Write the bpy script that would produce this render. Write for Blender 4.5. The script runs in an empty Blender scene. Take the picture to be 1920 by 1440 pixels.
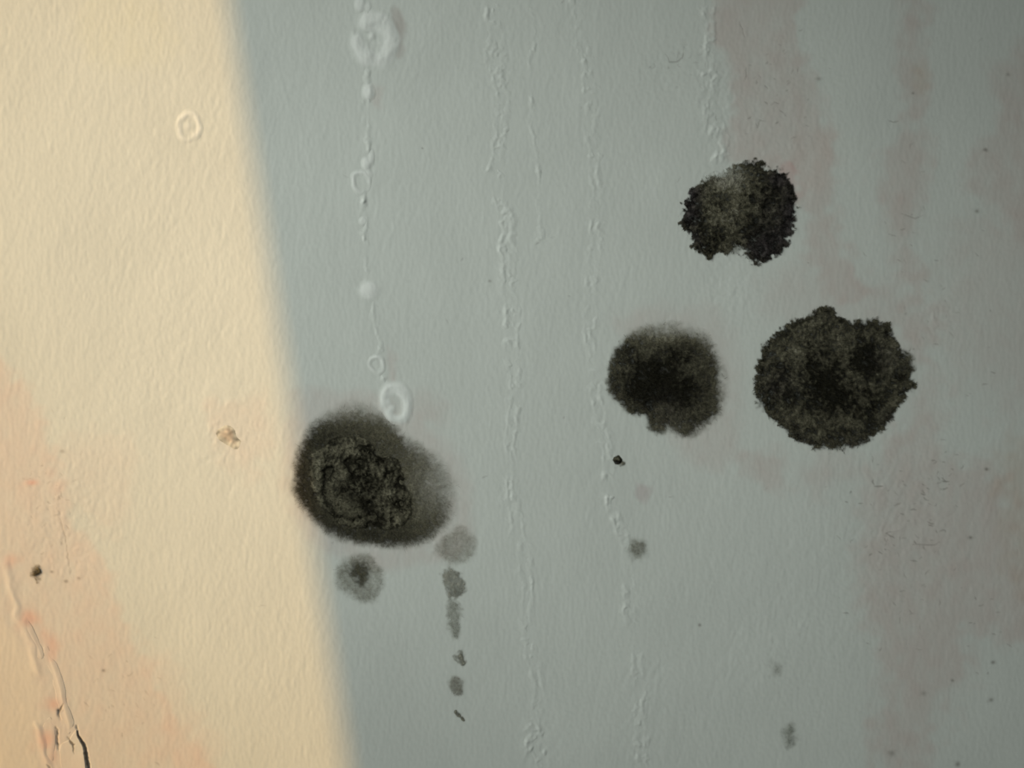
import bpy, math
import numpy as np
from mathutils import Vector, Matrix

SC = bpy.context.scene
COL = SC.collection

# ------------------------------------------------------------------ camera
S = 0.00015                       # metres of wall per photo pixel at the centre
D = 0.33                          # camera to wall
YAW = math.radians(9.0)           # the right side of the wall is a little further off
F = 960.0 * D / (960.0 * S)       # focal length in photo pixels (1920 wide)
CAM = np.array([-D * math.sin(YAW), -D * math.cos(YAW), 0.0])
RIGHT = np.array([math.cos(YAW), -math.sin(YAW), 0.0])
FWD = np.array([math.sin(YAW), math.cos(YAW), 0.0])
cd = bpy.data.cameras.new('camera')
cam = bpy.data.objects.new('camera', cd)
COL.objects.link(cam)
cam.location = Vector(CAM)
cam.rotation_euler = (math.pi / 2, 0, -YAW)
cd.sensor_width = 36.0
cd.lens = 36.0 * F / 1920.0
cd.clip_start = 0.01
cd.dof.use_dof = True
cd.dof.focus_distance = D
cd.dof.aperture_fstop = 9.0
SC.camera = cam

# ------------------------------------------------------------------ light
SC.view_settings.view_transform = 'Standard'
SC.view_settings.look = 'None'
SC.view_settings.gamma = 1.0
SC.view_settings.use_curve_mapping = False
SC.view_settings.exposure = 0.0
SC.cycles.use_denoising = True

world = bpy.data.worlds.new('daylight')
SC.world = world
world.use_nodes = True
bg = world.node_tree.nodes['Background']
bg.inputs[0].default_value = (0.93, 1.0, 0.96, 1)
bg.inputs[1].default_value = 0.12

SUN_DIR = np.array([0.80, 0.55, -0.26]); SUN_DIR /= np.linalg.norm(SUN_DIR)
sd_ = bpy.data.lights.new('low_sun', 'SUN')
sd_.energy = 3.05
sd_.color = (1.0, 0.58, 0.19)
sd_.angle = math.radians(0.72)
sun = bpy.data.objects.new('low_sun', sd_)
COL.objects.link(sun)
sun.rotation_euler = Vector(SUN_DIR).to_track_quat('-Z', 'Y').to_euler()

ad = bpy.data.lights.new('window_daylight', 'AREA')
ad.shape = 'RECTANGLE'
ad.size = 0.14
ad.size_y = 0.20
ad.spread = math.radians(53)
ad.energy = 0.225
ad.color = (0.96, 1.0, 0.945)
area = bpy.data.objects.new('window_daylight', ad)
COL.objects.link(area)
area.location = (-0.42, -0.36, 0.185)
area.rotation_euler = (Vector((0.045, 0, -0.025)) - area.location).to_track_quat('-Z', 'Y').to_euler()

# ------------------------------------------------------------------ photo frame <-> wall plane
def to_wall(px, py):
    """wall coordinates (x, z) in metres of a place on the wall, laid out on a 1920x1440 plan"""
    u = (np.asarray(px, float) - 960.0) / F
    v = (720.0 - np.asarray(py, float)) / F
    dx = RIGHT[0] * u + FWD[0]
    dy = RIGHT[1] * u + FWD[1]
    t = -CAM[1] / dy
    return CAM[0] + t * dx, t * v

def to_plan(x, z):
    x = np.asarray(x, float) - CAM[0]
    dep = x * FWD[0] + (-CAM[1]) * FWD[1]
    u = (x * RIGHT[0] + (-CAM[1]) * RIGHT[1]) / dep
    return 960.0 + u * F, 720.0 - np.asarray(z, float) / dep * F

# ------------------------------------------------------------------ numpy fields on the plan
M = 100
PW, PH = 1920 + 2 * M, 1440 + 2 * M

def grf(lx, ly, seed, tilt=0.0, shape=(PH, PW)):
    """smooth random field of unit deviation, lx / ly = blur radius in plan pixels"""
    rng = np.random.default_rng(seed)
    w = np.fft.rfft2(rng.standard_normal(shape).astype(np.float32))
    ky = np.fft.fftfreq(shape[0])[:, None] * 2 * np.pi
    kx = np.fft.rfftfreq(shape[1])[None, :] * 2 * np.pi
    c, s = math.cos(tilt), math.sin(tilt)
    a, b = kx * c + ky * s, -kx * s + ky * c
    f = np.fft.irfft2(w * np.exp(-0.5 * ((a * lx) ** 2 + (b * ly) ** 2)), s=shape)
    f -= f.mean()
    return (f / f.std()).astype(np.float32)

def samp(field, px, py):
    x = np.clip(np.asarray(px, float) + M, 0, PW - 1.001)
    y = np.clip(np.asarray(py, float) + M, 0, PH - 1.001)
    i, j = y.astype(int), x.astype(int)
    fy, fx = y - i, x - j
    return (field[i, j] * (1 - fy) * (1 - fx) + field[i + 1, j] * fy * (1 - fx)
            + field[i, j + 1] * (1 - fy) * fx + field[i + 1, j + 1] * fy * fx)

def sdpoly(poly, px, py):
    """signed distance to a polygon, positive inside"""
    px, py = np.asarray(px, float), np.asarray(py, float)
    d = np.full(px.shape, 1e18)
    ins = np.zeros(px.shape, bool)
    n = len(poly)
    for k in range(n):
        x0, y0 = poly[k]
        x1, y1 = poly[(k + 1) % n]
        ex, ey = x1 - x0, y1 - y0
        t = np.clip(((px - x0) * ex + (py - y0) * ey) / (ex * ex + ey * ey + 1e-9), 0, 1)
        d = np.minimum(d, (px - x0 - t * ex) ** 2 + (py - y0 - t * ey) ** 2)
        if y0 != y1:
            cr = ((y0 > py) != (y1 > py)) & (px < ex * (py - y0) / ey + x0)
            ins ^= cr
    d = np.sqrt(d)
    return np.where(ins, d, -d)

def dline(line, px, py):
    """distance to a polyline, side (signed distance) and running length"""
    px, py = np.asarray(px, float), np.asarray(py, float)
    best = np.full(px.shape, 1e18)
    side = np.zeros(px.shape)
    run = np.zeros(px.shape)
    acc = 0.0
    for (x0, y0), (x1, y1) in zip(line[:-1], line[1:]):
        ex, ey = x1 - x0, y1 - y0
        L = math.hypot(ex, ey) + 1e-9
        t = np.clip(((px - x0) * ex + (py - y0) * ey) / (L * L), 0, 1)
        dx, dy = px - x0 - t * ex, py - y0 - t * ey
        d = np.hypot(dx, dy)
        m = d < best
        best = np.where(m, d, best)
        side = np.where(m, np.sign(ex * dy - ey * dx) * d, side)
        run = np.where(m, acc + t * L, run)
        acc += L
    return best, side, run

def sstep(a, b, x):
    t = np.clip((x - a) / (b - a), 0, 1)
    return t * t * (3 - 2 * t)

def smooth_poly(pts, n=6):
    """closed Catmull-Rom through the points"""
    out = []
    k = len(pts)
    for i in range(k):
        p0, p1, p2, p3 = (np.array(pts[(i + o) % k], float) for o in (-1, 0, 1, 2))
        for s in range(n):
            t = s / n
            out.append(tuple(0.5 * (2 * p1 + (p2 - p0) * t + (2 * p0 - 5 * p1 + 4 * p2 - p3) * t * t
                                    + (3 * p1 - p0 - 3 * p2 + p3) * t ** 3)))
    return out

N_FINE = grf(1.6, 3.2, 1, 0.05)
N_GRAIN = grf(1.9, 4.2, 2, 0.05)
N_ROUND = grf(2.2, 2.2, 3)
N_MID = grf(6, 9, 4)
N_BIG = grf(22, 30, 5)
N_HUGE = grf(110, 130, 6)
N_EDGE = grf(7, 7, 7)
N_TINY = grf(1.1, 1.1, 8)
N_WAVE = grf(45, 70, 9)

# ------------------------------------------------------------------ the wall: relief and paint
yy, xx = np.mgrid[0:PH, 0:PW].astype(np.float32)
xx -= M
yy -= M
right_rough = sstep(1250, 1500, xx)
pitty = np.clip(sstep(0.2, 1.4, N_BIG) + 0.25, 0, 1)
HM = (0.0140 * N_GRAIN + 0.0050 * N_FINE + 0.0080 * N_MID + 0.016 * N_BIG
      + 0.0045 * N_ROUND * (0.5 + right_rough * pitty) + 0.06 * N_WAVE * 0.4)      # millimetres

BASE = np.array([0.665, 0.700, 0.655], np.float32)
PAINT = np.empty((PH, PW, 3), np.float32)
PAINT[:] = BASE
PAINT *= (1 + 0.012 * N_HUGE + 0.008 * N_BIG)[..., None]

def tint(mask, color):
    m = np.clip(mask, 0, 1)[..., None]
    PAINT[:] = PAINT * (1 - m) + np.array(color, np.float32) * m

def stain(poly, color, amount, soft=18, wob=14, sm=True):
    soft, wob = (soft * 1.5, wob * 1.2) if poly[0][0] > 1000 else (soft, wob)
    p = smooth_poly(poly, 4) if sm else poly
    x0, x1 = min(a for a, _ in p) - 90, max(a for a, _ in p) + 90
    y0, y1 = min(b for _, b in p) - 90, max(b for _, b in p) + 90
    i0, i1 = int(max(0, y0 + M)), int(min(PH, y1 + M))
    j0, j1 = int(max(0, x0 + M)), int(min(PW, x1 + M))
    sl = (slice(i0, i1), slice(j0, j1))
    s = sdpoly(p, xx[sl], yy[sl]) + N_EDGE[sl] * wob * 0.5 + N_BIG[sl] * wob * 0.6
    m = sstep(-soft, soft, s) * amount * np.clip(1 + 0.12 * N_MID[sl], 0, 2)
    m = np.clip(m, 0, 1)[..., None]
    PAINT[sl] = PAINT[sl] * (1 - m) + np.array(color, np.float32) * m

PINK = (0.74, 0.49, 0.41)
MAUVE = (0.60, 0.52, 0.48)
RUST = (0.55, 0.42, 0.32)
# pink undercoat showing on the lower left, pale flaking paint in its corner
stain([(-90, 560), (0, 655), (45, 720), (82, 800), (102, 880), (132, 960), (168, 1010), (190, 1060), (215, 1120),
       (262, 1190), (292, 1280), (335, 1350), (400, 1530), (-90, 1530)], PINK, 0.25, 14, 10)
stain([(95, 860), (240, 830), (235, 980), (180, 1000), (130, 950)], PINK, 0.10, 20, 14)
stain([(250, 1170), (320, 1240), (420, 1440), (330, 1440), (280, 1290)], PINK, 0.12, 24, 14)
stain([(-90, 1130), (0, 1160), (40, 1210), (75, 1290), (72, 1340), (66, 1530), (-90, 1530)], (0.72, 0.68, 0.60), 0.85, 14, 6)
for (x, y, rx, ry, a) in [(55, 1158, 17, 14, .75), (98, 1208, 12, 24, .6), (82, 1190, 10, 12, .4), (101, 1320, 13, 13, .7),
                          (88, 1386, 16, 15, .7), (100, 1418, 9, 12, .35), (60, 905, 12, 6, .9), (22, 1050, 14, 12, .5)]:
    q = ((xx - x) / rx) ** 2 + ((yy - y) / ry) ** 2
    tint(np.exp(-q * np.clip(1 + 0.3 * N_EDGE, .4, 2)) * a * .8, (0.73, 0.43, 0.35))
# pink and mauve damp stains on the right
stain([(1335, -90), (1338, 60), (1362, 150), (1372, 220), (1360, 270), (1390, 310), (1480, 330), (1500, 400), (1540, 520),
       (1575, 575), (1625, 560), (1600, 500), (1575, 440), (1566, 340), (1562, 285), (1540, 230), (1532, 160), (1492, 70),
       (1510, -90)], MAUVE, 0.52, 9, 10)
stain([(1425, 290), (1470, 300), (1560, 250), (1560, 330), (1500, 360), (1490, 330)], PINK, 0.10, 18, 10)
stain([(1450, 302), (1480, 308), (1502, 345), (1490, 360), (1470, 325)], (0.62, 0.38, 0.36), 0.42, 5, 9)
stain([(1690, -20), (1745, -10), (1730, 100), (1742, 190), (1735, 330), (1720, 520), (1680, 500), (1660, 340), (1690, 200),
       (1678, 80)], MAUVE, 0.52, 16, 12)
stain([(1712, 120), (1736, 130), (1734, 175), (1716, 165)], RUST, 0.35, 8, 4)
stain([(1645, 560), (1720, 560), (1745, 700), (1730, 860), (1880, 900), (1960, 1180), (1820, 1230), (1720, 1440), (1660, 1460),
       (1640, 1250), (1610, 1120), (1600, 960), (1640, 860), (1730, 760)], MAUVE, 0.55, 26, 18)
stain([(1872, 120), (1990, 100), (1990, 430), (1900, 420), (1830, 330), (1860, 240)], MAUVE, 0.5, 22, 14)
stain([(1880, 860), (1990, 820), (1990, 1140), (1900, 1080)], RUST, 0.30, 24, 14)
stain([(1780, 420), (1990, 440), (1990, 760), (1800, 700)], MAUVE, 0.30, 40, 20)
stain([(1400, 860), (1455, 850), (1470, 900), (1420, 905)], MAUVE, 0.5, 16, 12)
stain([(1500, 880), (1600, 860), (1620, 900), (1540, 920)], MAUVE, 0.35, 24, 12)
stain([(1182, 890), (1208, 905), (1212, 935), (1196, 940), (1186, 915)], (0.50, 0.40, 0.40), 0.38, 7, 9)
stain([(1160, 590), (1330, 585), (1385, 700), (1370, 860), (1280, 850), (1180, 640)], MAUVE, 0.32, 16, 6)
stain([(1470, 520), (1680, 540), (1720, 640), (1480, 600)], MAUVE, 0.30, 30, 10)
stain([(740, 22), (758, 45), (754, 105), (738, 98)], (.42, .36, .33), 0.5, 7, 4)  # darker brown patch along the right of the top salt ring
stain([(722, 650), (740, 660), (744, 715), (726, 705)], MAUVE, 0.45, 9, 5)
stain([(700, 170), (715, 165), (712, 200), (700, 195)], MAUVE, 0.3, 9, 5)
stain([(770, 735), (840, 750), (830, 800), (780, 790)], MAUVE, 0.28, 18, 8)
stain([(560, 740), (680, 735), (760, 770), (860, 860), (880, 1010), (800, 1060), (660, 1060), (570, 1000), (530, 900)], MAUVE, 0.38, 18, 6)
stain([(400, 770), (500, 740), (500, 850), (440, 890), (395, 850)], PINK, 0.14, 26, 12)
stain([(150, 0), (260, -20), (330, 60), (260, 130), (170, 90)], (0.70, 0.70, 0.52), 0.2, 40, 14)

# hair cracks and nicks: cut into the paint, the shade inside them painted dark brown
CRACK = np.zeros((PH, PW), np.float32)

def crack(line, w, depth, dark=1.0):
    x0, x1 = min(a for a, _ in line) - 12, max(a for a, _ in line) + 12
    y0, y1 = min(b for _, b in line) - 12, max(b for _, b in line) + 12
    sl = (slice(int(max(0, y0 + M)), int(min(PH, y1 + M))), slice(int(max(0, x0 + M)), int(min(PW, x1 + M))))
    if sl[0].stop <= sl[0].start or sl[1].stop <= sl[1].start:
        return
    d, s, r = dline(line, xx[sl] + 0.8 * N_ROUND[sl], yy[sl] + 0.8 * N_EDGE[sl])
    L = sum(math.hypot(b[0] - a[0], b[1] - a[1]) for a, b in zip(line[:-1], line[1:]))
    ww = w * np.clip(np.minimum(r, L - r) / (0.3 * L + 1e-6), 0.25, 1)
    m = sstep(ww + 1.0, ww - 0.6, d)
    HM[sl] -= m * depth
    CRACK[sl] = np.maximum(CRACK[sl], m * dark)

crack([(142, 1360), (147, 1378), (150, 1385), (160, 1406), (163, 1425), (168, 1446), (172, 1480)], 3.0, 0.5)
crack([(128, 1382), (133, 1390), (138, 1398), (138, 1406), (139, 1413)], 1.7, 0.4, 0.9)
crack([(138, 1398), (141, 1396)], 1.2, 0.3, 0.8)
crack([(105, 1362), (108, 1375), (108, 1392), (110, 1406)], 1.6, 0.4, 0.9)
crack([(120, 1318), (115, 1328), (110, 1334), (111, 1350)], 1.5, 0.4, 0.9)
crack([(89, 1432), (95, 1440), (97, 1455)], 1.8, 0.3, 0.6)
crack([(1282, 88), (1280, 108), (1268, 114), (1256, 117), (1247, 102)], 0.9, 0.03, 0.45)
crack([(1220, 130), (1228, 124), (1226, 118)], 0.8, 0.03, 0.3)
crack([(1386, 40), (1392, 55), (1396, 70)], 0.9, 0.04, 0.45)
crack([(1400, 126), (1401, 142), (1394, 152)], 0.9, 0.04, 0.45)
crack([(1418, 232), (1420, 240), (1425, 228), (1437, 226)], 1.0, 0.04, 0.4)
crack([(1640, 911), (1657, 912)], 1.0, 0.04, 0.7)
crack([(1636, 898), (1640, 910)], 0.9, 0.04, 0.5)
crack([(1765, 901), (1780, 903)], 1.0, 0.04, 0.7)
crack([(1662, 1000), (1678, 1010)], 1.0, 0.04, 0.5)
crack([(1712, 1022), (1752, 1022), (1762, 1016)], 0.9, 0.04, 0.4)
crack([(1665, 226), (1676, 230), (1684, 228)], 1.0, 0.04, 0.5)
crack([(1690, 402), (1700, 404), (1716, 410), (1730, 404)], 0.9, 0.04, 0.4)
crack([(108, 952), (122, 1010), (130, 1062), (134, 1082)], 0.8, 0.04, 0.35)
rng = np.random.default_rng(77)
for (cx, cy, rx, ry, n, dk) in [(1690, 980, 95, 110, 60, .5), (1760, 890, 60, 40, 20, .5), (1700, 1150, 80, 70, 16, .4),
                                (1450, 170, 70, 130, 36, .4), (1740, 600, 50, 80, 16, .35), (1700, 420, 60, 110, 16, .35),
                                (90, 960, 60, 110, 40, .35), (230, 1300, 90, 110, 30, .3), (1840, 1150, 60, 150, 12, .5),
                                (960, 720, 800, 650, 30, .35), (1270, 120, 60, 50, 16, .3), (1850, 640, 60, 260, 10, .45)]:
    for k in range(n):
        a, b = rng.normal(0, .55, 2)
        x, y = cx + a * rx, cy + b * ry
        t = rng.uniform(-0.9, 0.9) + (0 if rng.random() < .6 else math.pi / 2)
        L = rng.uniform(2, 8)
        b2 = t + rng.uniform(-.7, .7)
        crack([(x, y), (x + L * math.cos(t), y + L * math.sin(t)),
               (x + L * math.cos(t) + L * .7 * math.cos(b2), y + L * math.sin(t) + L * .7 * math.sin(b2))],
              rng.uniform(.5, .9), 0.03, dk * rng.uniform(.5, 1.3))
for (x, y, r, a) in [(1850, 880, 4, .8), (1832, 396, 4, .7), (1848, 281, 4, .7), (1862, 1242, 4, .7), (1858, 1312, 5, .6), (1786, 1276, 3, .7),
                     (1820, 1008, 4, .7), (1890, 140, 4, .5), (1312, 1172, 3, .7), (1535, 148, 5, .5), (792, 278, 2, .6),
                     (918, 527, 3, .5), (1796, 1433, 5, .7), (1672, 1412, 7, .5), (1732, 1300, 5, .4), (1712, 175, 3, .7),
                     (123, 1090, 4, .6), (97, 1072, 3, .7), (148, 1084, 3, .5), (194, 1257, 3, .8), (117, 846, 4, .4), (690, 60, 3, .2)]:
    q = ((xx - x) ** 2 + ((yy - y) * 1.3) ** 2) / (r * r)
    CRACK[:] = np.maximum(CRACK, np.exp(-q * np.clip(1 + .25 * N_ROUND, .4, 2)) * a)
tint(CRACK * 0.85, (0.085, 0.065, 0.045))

# paint lifting in the lower left corner and scurfy paint beside the stains: relief of the wall itself
def ridge(line, w, h):
    x0, x1 = min(a for a, _ in line) - 5 * w, max(a for a, _ in line) + 5 * w
    y0, y1 = min(b for _, b in line) - 5 * w, max(b for _, b in line) + 5 * w
    sl = (slice(int(max(0, y0 + M)), int(min(PH, y1 + M))), slice(int(max(0, x0 + M)), int(min(PW, x1 + M))))
    d, s, r = dline(line, xx[sl] + 2 * N_EDGE[sl], yy[sl])
    HM[sl] += h * np.exp(-(d / w) ** 2)

ridge([(8, 1060), (25, 1110), (35, 1160), (52, 1190), (66, 1225), (74, 1260)], 7, 0.22)
ridge([(70, 1360), (76, 1400), (90, 1440), (100, 1480)], 6, 0.25)
for (x, y, r, h) in [(268, 720, 9, .03), (305, 706, 10, .04), (1350, 905, 9, .05), (1430, 1055, 9, .05), (1460, 1195, 10, .05),
                     (785, 1192, 7, .05), (705, 1200, 6, .03), (1385, 1000, 8, .03)]:
    HM += h * np.exp(-((xx - x) ** 2 + (yy - y) ** 2) / (r * r)).astype(np.float32)
for (x, y, rx, ry, a) in [(430, 820, 60, 75, .010), (1370, 540, 45, 70, .009), (1345, 200, 40, 110, .013), (1740, 600, 40, 45, .012),
                          (1480, 250, 90, 140, .008), (1690, 980, 120, 170, .010), (120, 980, 90, 130, .010), (300, 700, 120, 150, .004),
                          (1450, 1190, 160, 160, .006), (1250, 140, 60, 60, .008), (935, 120, 30, 60, .012), (1020, 1350, 60, 120, .008),
                          (1210, 1330, 70, 130, .008)]:
    g = np.exp(-((xx - x) / rx) ** 2 - ((yy - y) / ry) ** 2)
    HM += (2.0 * a * g * (N_ROUND + 0.8 * N_EDGE)).astype(np.float32)

def fade(px, py):
    return sstep(-M + 4, -20, px) * sstep(1920 + M - 4, 1940, px) * sstep(-M + 4, -20, py) * sstep(1440 + M - 4, 1460, py)

def wall_h(px, py):
    return samp(HM, px, py) * fade(px, py)

# ------------------------------------------------------------------ materials
def new_mat(name):
    m = bpy.data.materials.new(name)
    m.use_nodes = True
    nt = m.node_tree
    return m, nt, nt.nodes['Principled BSDF'], nt.nodes['Material Output']

def add(nt, kind, **kw):
    n = nt.nodes.new(kind)
    for k, v in kw.items():
        setattr(n, k, v)
    return n

def paint_material(name, rough=0.62, attr='paint', spec=0.25):
    m, nt, b, out = new_mat(name)
    at = add(nt, 'ShaderNodeAttribute', attribute_name=attr)
    tc = add(nt, 'ShaderNodeTexCoord')
    n1 = add(nt, 'ShaderNodeTexNoise'); n1.inputs['Scale'].default_value = 1700; n1.inputs['Detail'].default_value = 3
    mp = add(nt, 'ShaderNodeMapping'); mp.inputs['Scale'].default_value = (1, 1, 0.55)
    nt.links.new(tc.outputs['Object'], mp.inputs[0]); nt.links.new(mp.outputs[0], n1.inputs['Vector'])
    rmp = add(nt, 'ShaderNodeMapRange'); rmp.inputs[3].default_value = 0.955; rmp.inputs[4].default_value = 1.045
    nt.links.new(n1.outputs[0], rmp.inputs[0])
    mul = add(nt, 'ShaderNodeVectorMath', operation='SCALE')
    nt.links.new(at.outputs['Color'], mul.inputs[0]); nt.links.new(rmp.outputs[0], mul.inputs['Scale'])
    nt.links.new(mul.outputs[0], b.inputs['Base Color'])
    bp = add(nt, 'ShaderNodeBump'); bp.inputs['Strength'].default_value = 0.35; bp.inputs['Distance'].default_value = 0.00002
    nt.links.new(n1.outputs[0], bp.inputs['Height']); nt.links.new(bp.outputs[0], b.inputs['Normal'])
    b.inputs['Roughness'].default_value = rough
    b.inputs['Specular IOR Level'].default_value = spec
    return m

def mould_material(name, rough=0.95):
    """pigment from the 'pigment' attribute, thin felt lets the paint show through by 'cover'"""
    m, nt, b, out = new_mat(name)
    at = add(nt, 'ShaderNodeAttribute', attribute_name='pigment')
    dn = add(nt, 'ShaderNodeAttribute', attribute_name='cover')
    tc = add(nt, 'ShaderNodeTexCoord')
    n1 = add(nt, 'ShaderNodeTexNoise'); n1.inputs['Scale'].default_value = 2600; n1.inputs['Detail'].default_value = 3
    nt.links.new(tc.outputs['Object'], n1.inputs['Vector'])
    rmp = add(nt, 'ShaderNodeMapRange'); rmp.inputs[1].default_value = .25; rmp.inputs[2].default_value = .75
    rmp.inputs[3].default_value = 0.55; rmp.inputs[4].default_value = 1.45
    nt.links.new(n1.outputs[0], rmp.inputs[0])
    mul = add(nt, 'ShaderNodeVectorMath', operation='SCALE')
    nt.links.new(at.outputs['Color'], mul.inputs[0]); nt.links.new(rmp.outputs[0], mul.inputs['Scale'])
    nt.links.new(mul.outputs[0], b.inputs['Base Color'])
    b.inputs['Roughness'].default_value = rough
    b.inputs['Specular IOR Level'].default_value = 0.05
    bp = add(nt, 'ShaderNodeBump'); bp.inputs['Strength'].default_value = 0.6; bp.inputs['Distance'].default_value = 0.00012
    nt.links.new(n1.outputs[0], bp.inputs['Height']); nt.links.new(bp.outputs[0], b.inputs['Normal'])
    tr = add(nt, 'ShaderNodeBsdfTransparent')
    mx = add(nt, 'ShaderNodeMixShader')
    nt.links.new(dn.outputs['Fac'], mx.inputs[0])
    nt.links.new(tr.outputs[0], mx.inputs[1]); nt.links.new(b.outputs[0], mx.inputs[2])
    nt.links.new(mx.outputs[0], out.inputs[0])
    return m

def plain_material(name, color, rough=0.8, scale=60, var=0.1):
    m, nt, b, out = new_mat(name)
    tc = add(nt, 'ShaderNodeTexCoord')
    n = add(nt, 'ShaderNodeTexNoise'); n.inputs['Scale'].default_value = scale
    nt.links.new(tc.outputs['Object'], n.inputs['Vector'])
    cr = add(nt, 'ShaderNodeMix', data_type='RGBA')
    cr.inputs[6].default_value = tuple(c * (1 - var) for c in color) + (1,)
    cr.inputs[7].default_value = tuple(c * (1 + var) for c in color) + (1,)
    nt.links.new(n.outputs[0], cr.inputs[0]); nt.links.new(cr.outputs[2], b.inputs['Base Color'])
    b.inputs['Roughness'].default_value = rough
    return m

MAT_WALL = paint_material('matt_wall_paint')
MAT_SALT = paint_material('salt_and_lifted_paint', 0.75)
MAT_MOULD = mould_material('mould_felt')
MAT_FRAME = plain_material('white_window_frame', (0.7, 0.7, 0.68), 0.5)
MAT_BLOCKER = plain_material('grey_blocker_cloth', (0.25, 0.26, 0.26), 0.9, 400)

# ------------------------------------------------------------------ mesh helpers
def mesh_obj(name, verts, faces, mat, parent=None, attrs=None, smooth=True, origin=None):
    """verts (n,3) world metres; faces (m,k) ints"""
    v = np.asarray(verts, np.float64).copy()
    o3 = np.zeros(3) if origin is None else np.asarray(origin, float)
    v -= o3
    f = np.asarray(faces, np.int32)
    me = bpy.data.meshes.new(name)
    me.vertices.add(len(v)); me.vertices.foreach_set('co', v.astype(np.float32).ravel())
    k = f.shape[1]
    me.loops.add(f.size); me.loops.foreach_set('vertex_index', f.ravel())
    me.polygons.add(len(f))
    me.polygons.foreach_set('loop_start', np.arange(0, f.size, k, dtype=np.int32))
    me.polygons.foreach_set('use_smooth', np.full(len(f), smooth))
    me.update(calc_edges=True)
    for an, (ty, data) in (attrs or {}).items():
        a = me.attributes.new(an, ty, 'POINT')
        if ty == 'FLOAT_COLOR':
            c = np.ones((len(v), 4), np.float32); c[:, :3] = data
            a.data.foreach_set('color', c.ravel())
        else:
            a.data.foreach_set('value', np.asarray(data, np.float32))
    me.materials.append(mat)
    o = bpy.data.objects.new(name, me)
    COL.objects.link(o)
    if parent is not None:
        o.parent = parent
        o.location = Vector(o3) - parent.location
    else:
        o.location = Vector(o3)
    return o

def grid_faces(nr, nc):
    i = np.arange(nr - 1)[:, None] * nc + np.arange(nc - 1)[None, :]
    i = i.ravel()
    return np.stack([i, i + nc, i + nc + 1, i + 1], 1)      # rows go down the wall: faces look at -y

def tag(o, label=None, cat=None, group=None, kind=None):
    if label: o['label'] = label
    if cat: o['category'] = cat
    if group: o['group'] = group
    if kind: o['kind'] = kind

def thing(name, label, cat, px, py, group=None):
    x, z = to_wall(px, py)
    o = bpy.data.objects.new(name, None)
    COL.objects.link(o)
    o.empty_display_size = 0.005
    o.location = (float(x), 0.0, float(z))
    tag(o, label, cat, group)
    return o

def patch(name, bbox, step, fn, mat, parent=None, attrs_fn=None, origin=None):
    """sheet lying on the wall. fn(px,py) -> height over the paint in mm (edges below zero sink in) and a keep mask"""
    xs = np.arange(bbox[0], bbox[2] + step, step)
    ys = np.arange(bbox[1], bbox[3] + step, step)
    px, py = np.meshgrid(xs, ys)
    h, keep = fn(px, py)
    f = grid_faces(len(ys), len(xs))
    kf = keep.ravel()[f].any(axis=1)
    f = f[kf]
    used, inv = np.unique(f, return_inverse=True)
    f = inv.reshape(f.shape)
    pxu, pyu, hu = px.ravel()[used], py.ravel()[used], h.ravel()[used]
    X, Z = to_wall(pxu, pyu)
    Y = -(wall_h(pxu, pyu) + hu) * 1e-3
    attrs = attrs_fn(pxu, pyu, hu) if attrs_fn else None
    return mesh_obj(name, np.stack([X, Y, Z], 1), f, mat, parent, attrs, origin=origin)

# ------------------------------------------------------------------ structure
cx = [to_wall(p, q)[0] for p in (-60, 1980) for q in (-60, 1500)]
cz = [to_wall(p, q)[1] for p in (-60, 1980) for q in (-60, 1500)]
st = 1.85 * S
fx = np.arange(min(cx), max(cx), st)
fz = np.arange(max(cz), min(cz), -st)
gx = np.concatenate([np.linspace(-0.45, fx[0] - 0.004, 12), fx, np.linspace(fx[-1] + 0.004, 0.7, 18)])
gz = np.concatenate([np.linspace(0.7, fz[0] + 0.004, 18), fz, np.linspace(fz[-1] - 0.004, -0.7, 18)])
X, Z = np.meshgrid(gx, gz)
PXW, PYW = to_plan(X, Z)
Hh = wall_h(PXW, PYW)
colr = np.stack([samp(PAINT[..., c], PXW, PYW) for c in range(3)], -1).reshape(-1, 3)
wall = mesh_obj('wall_back', np.stack([X.ravel(), -Hh.ravel() * 1e-3, Z.ravel()], 1), grid_faces(len(gz), len(gx)), MAT_WALL,
                attrs={'paint': ('FLOAT_COLOR', colr)})
tag(wall, 'matt off-white painted wall with damp pink stains', kind='structure')

def box(name, lo, hi, mat, parent=None):
    lo, hi = np.array(lo, float), np.array(hi, float)
    v = [[(lo, hi)[i][0], (lo, hi)[j][1], (lo, hi)[k][2]] for i in (0, 1) for j in (0, 1) for k in (0, 1)]
    f = [[0, 1, 3, 2], [4, 6, 7, 5], [0, 4, 5, 1], [2, 3, 7, 6], [0, 2, 6, 4], [1, 5, 7, 3]]
    return mesh_obj(name, v, f, mat, parent, smooth=False)

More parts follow.
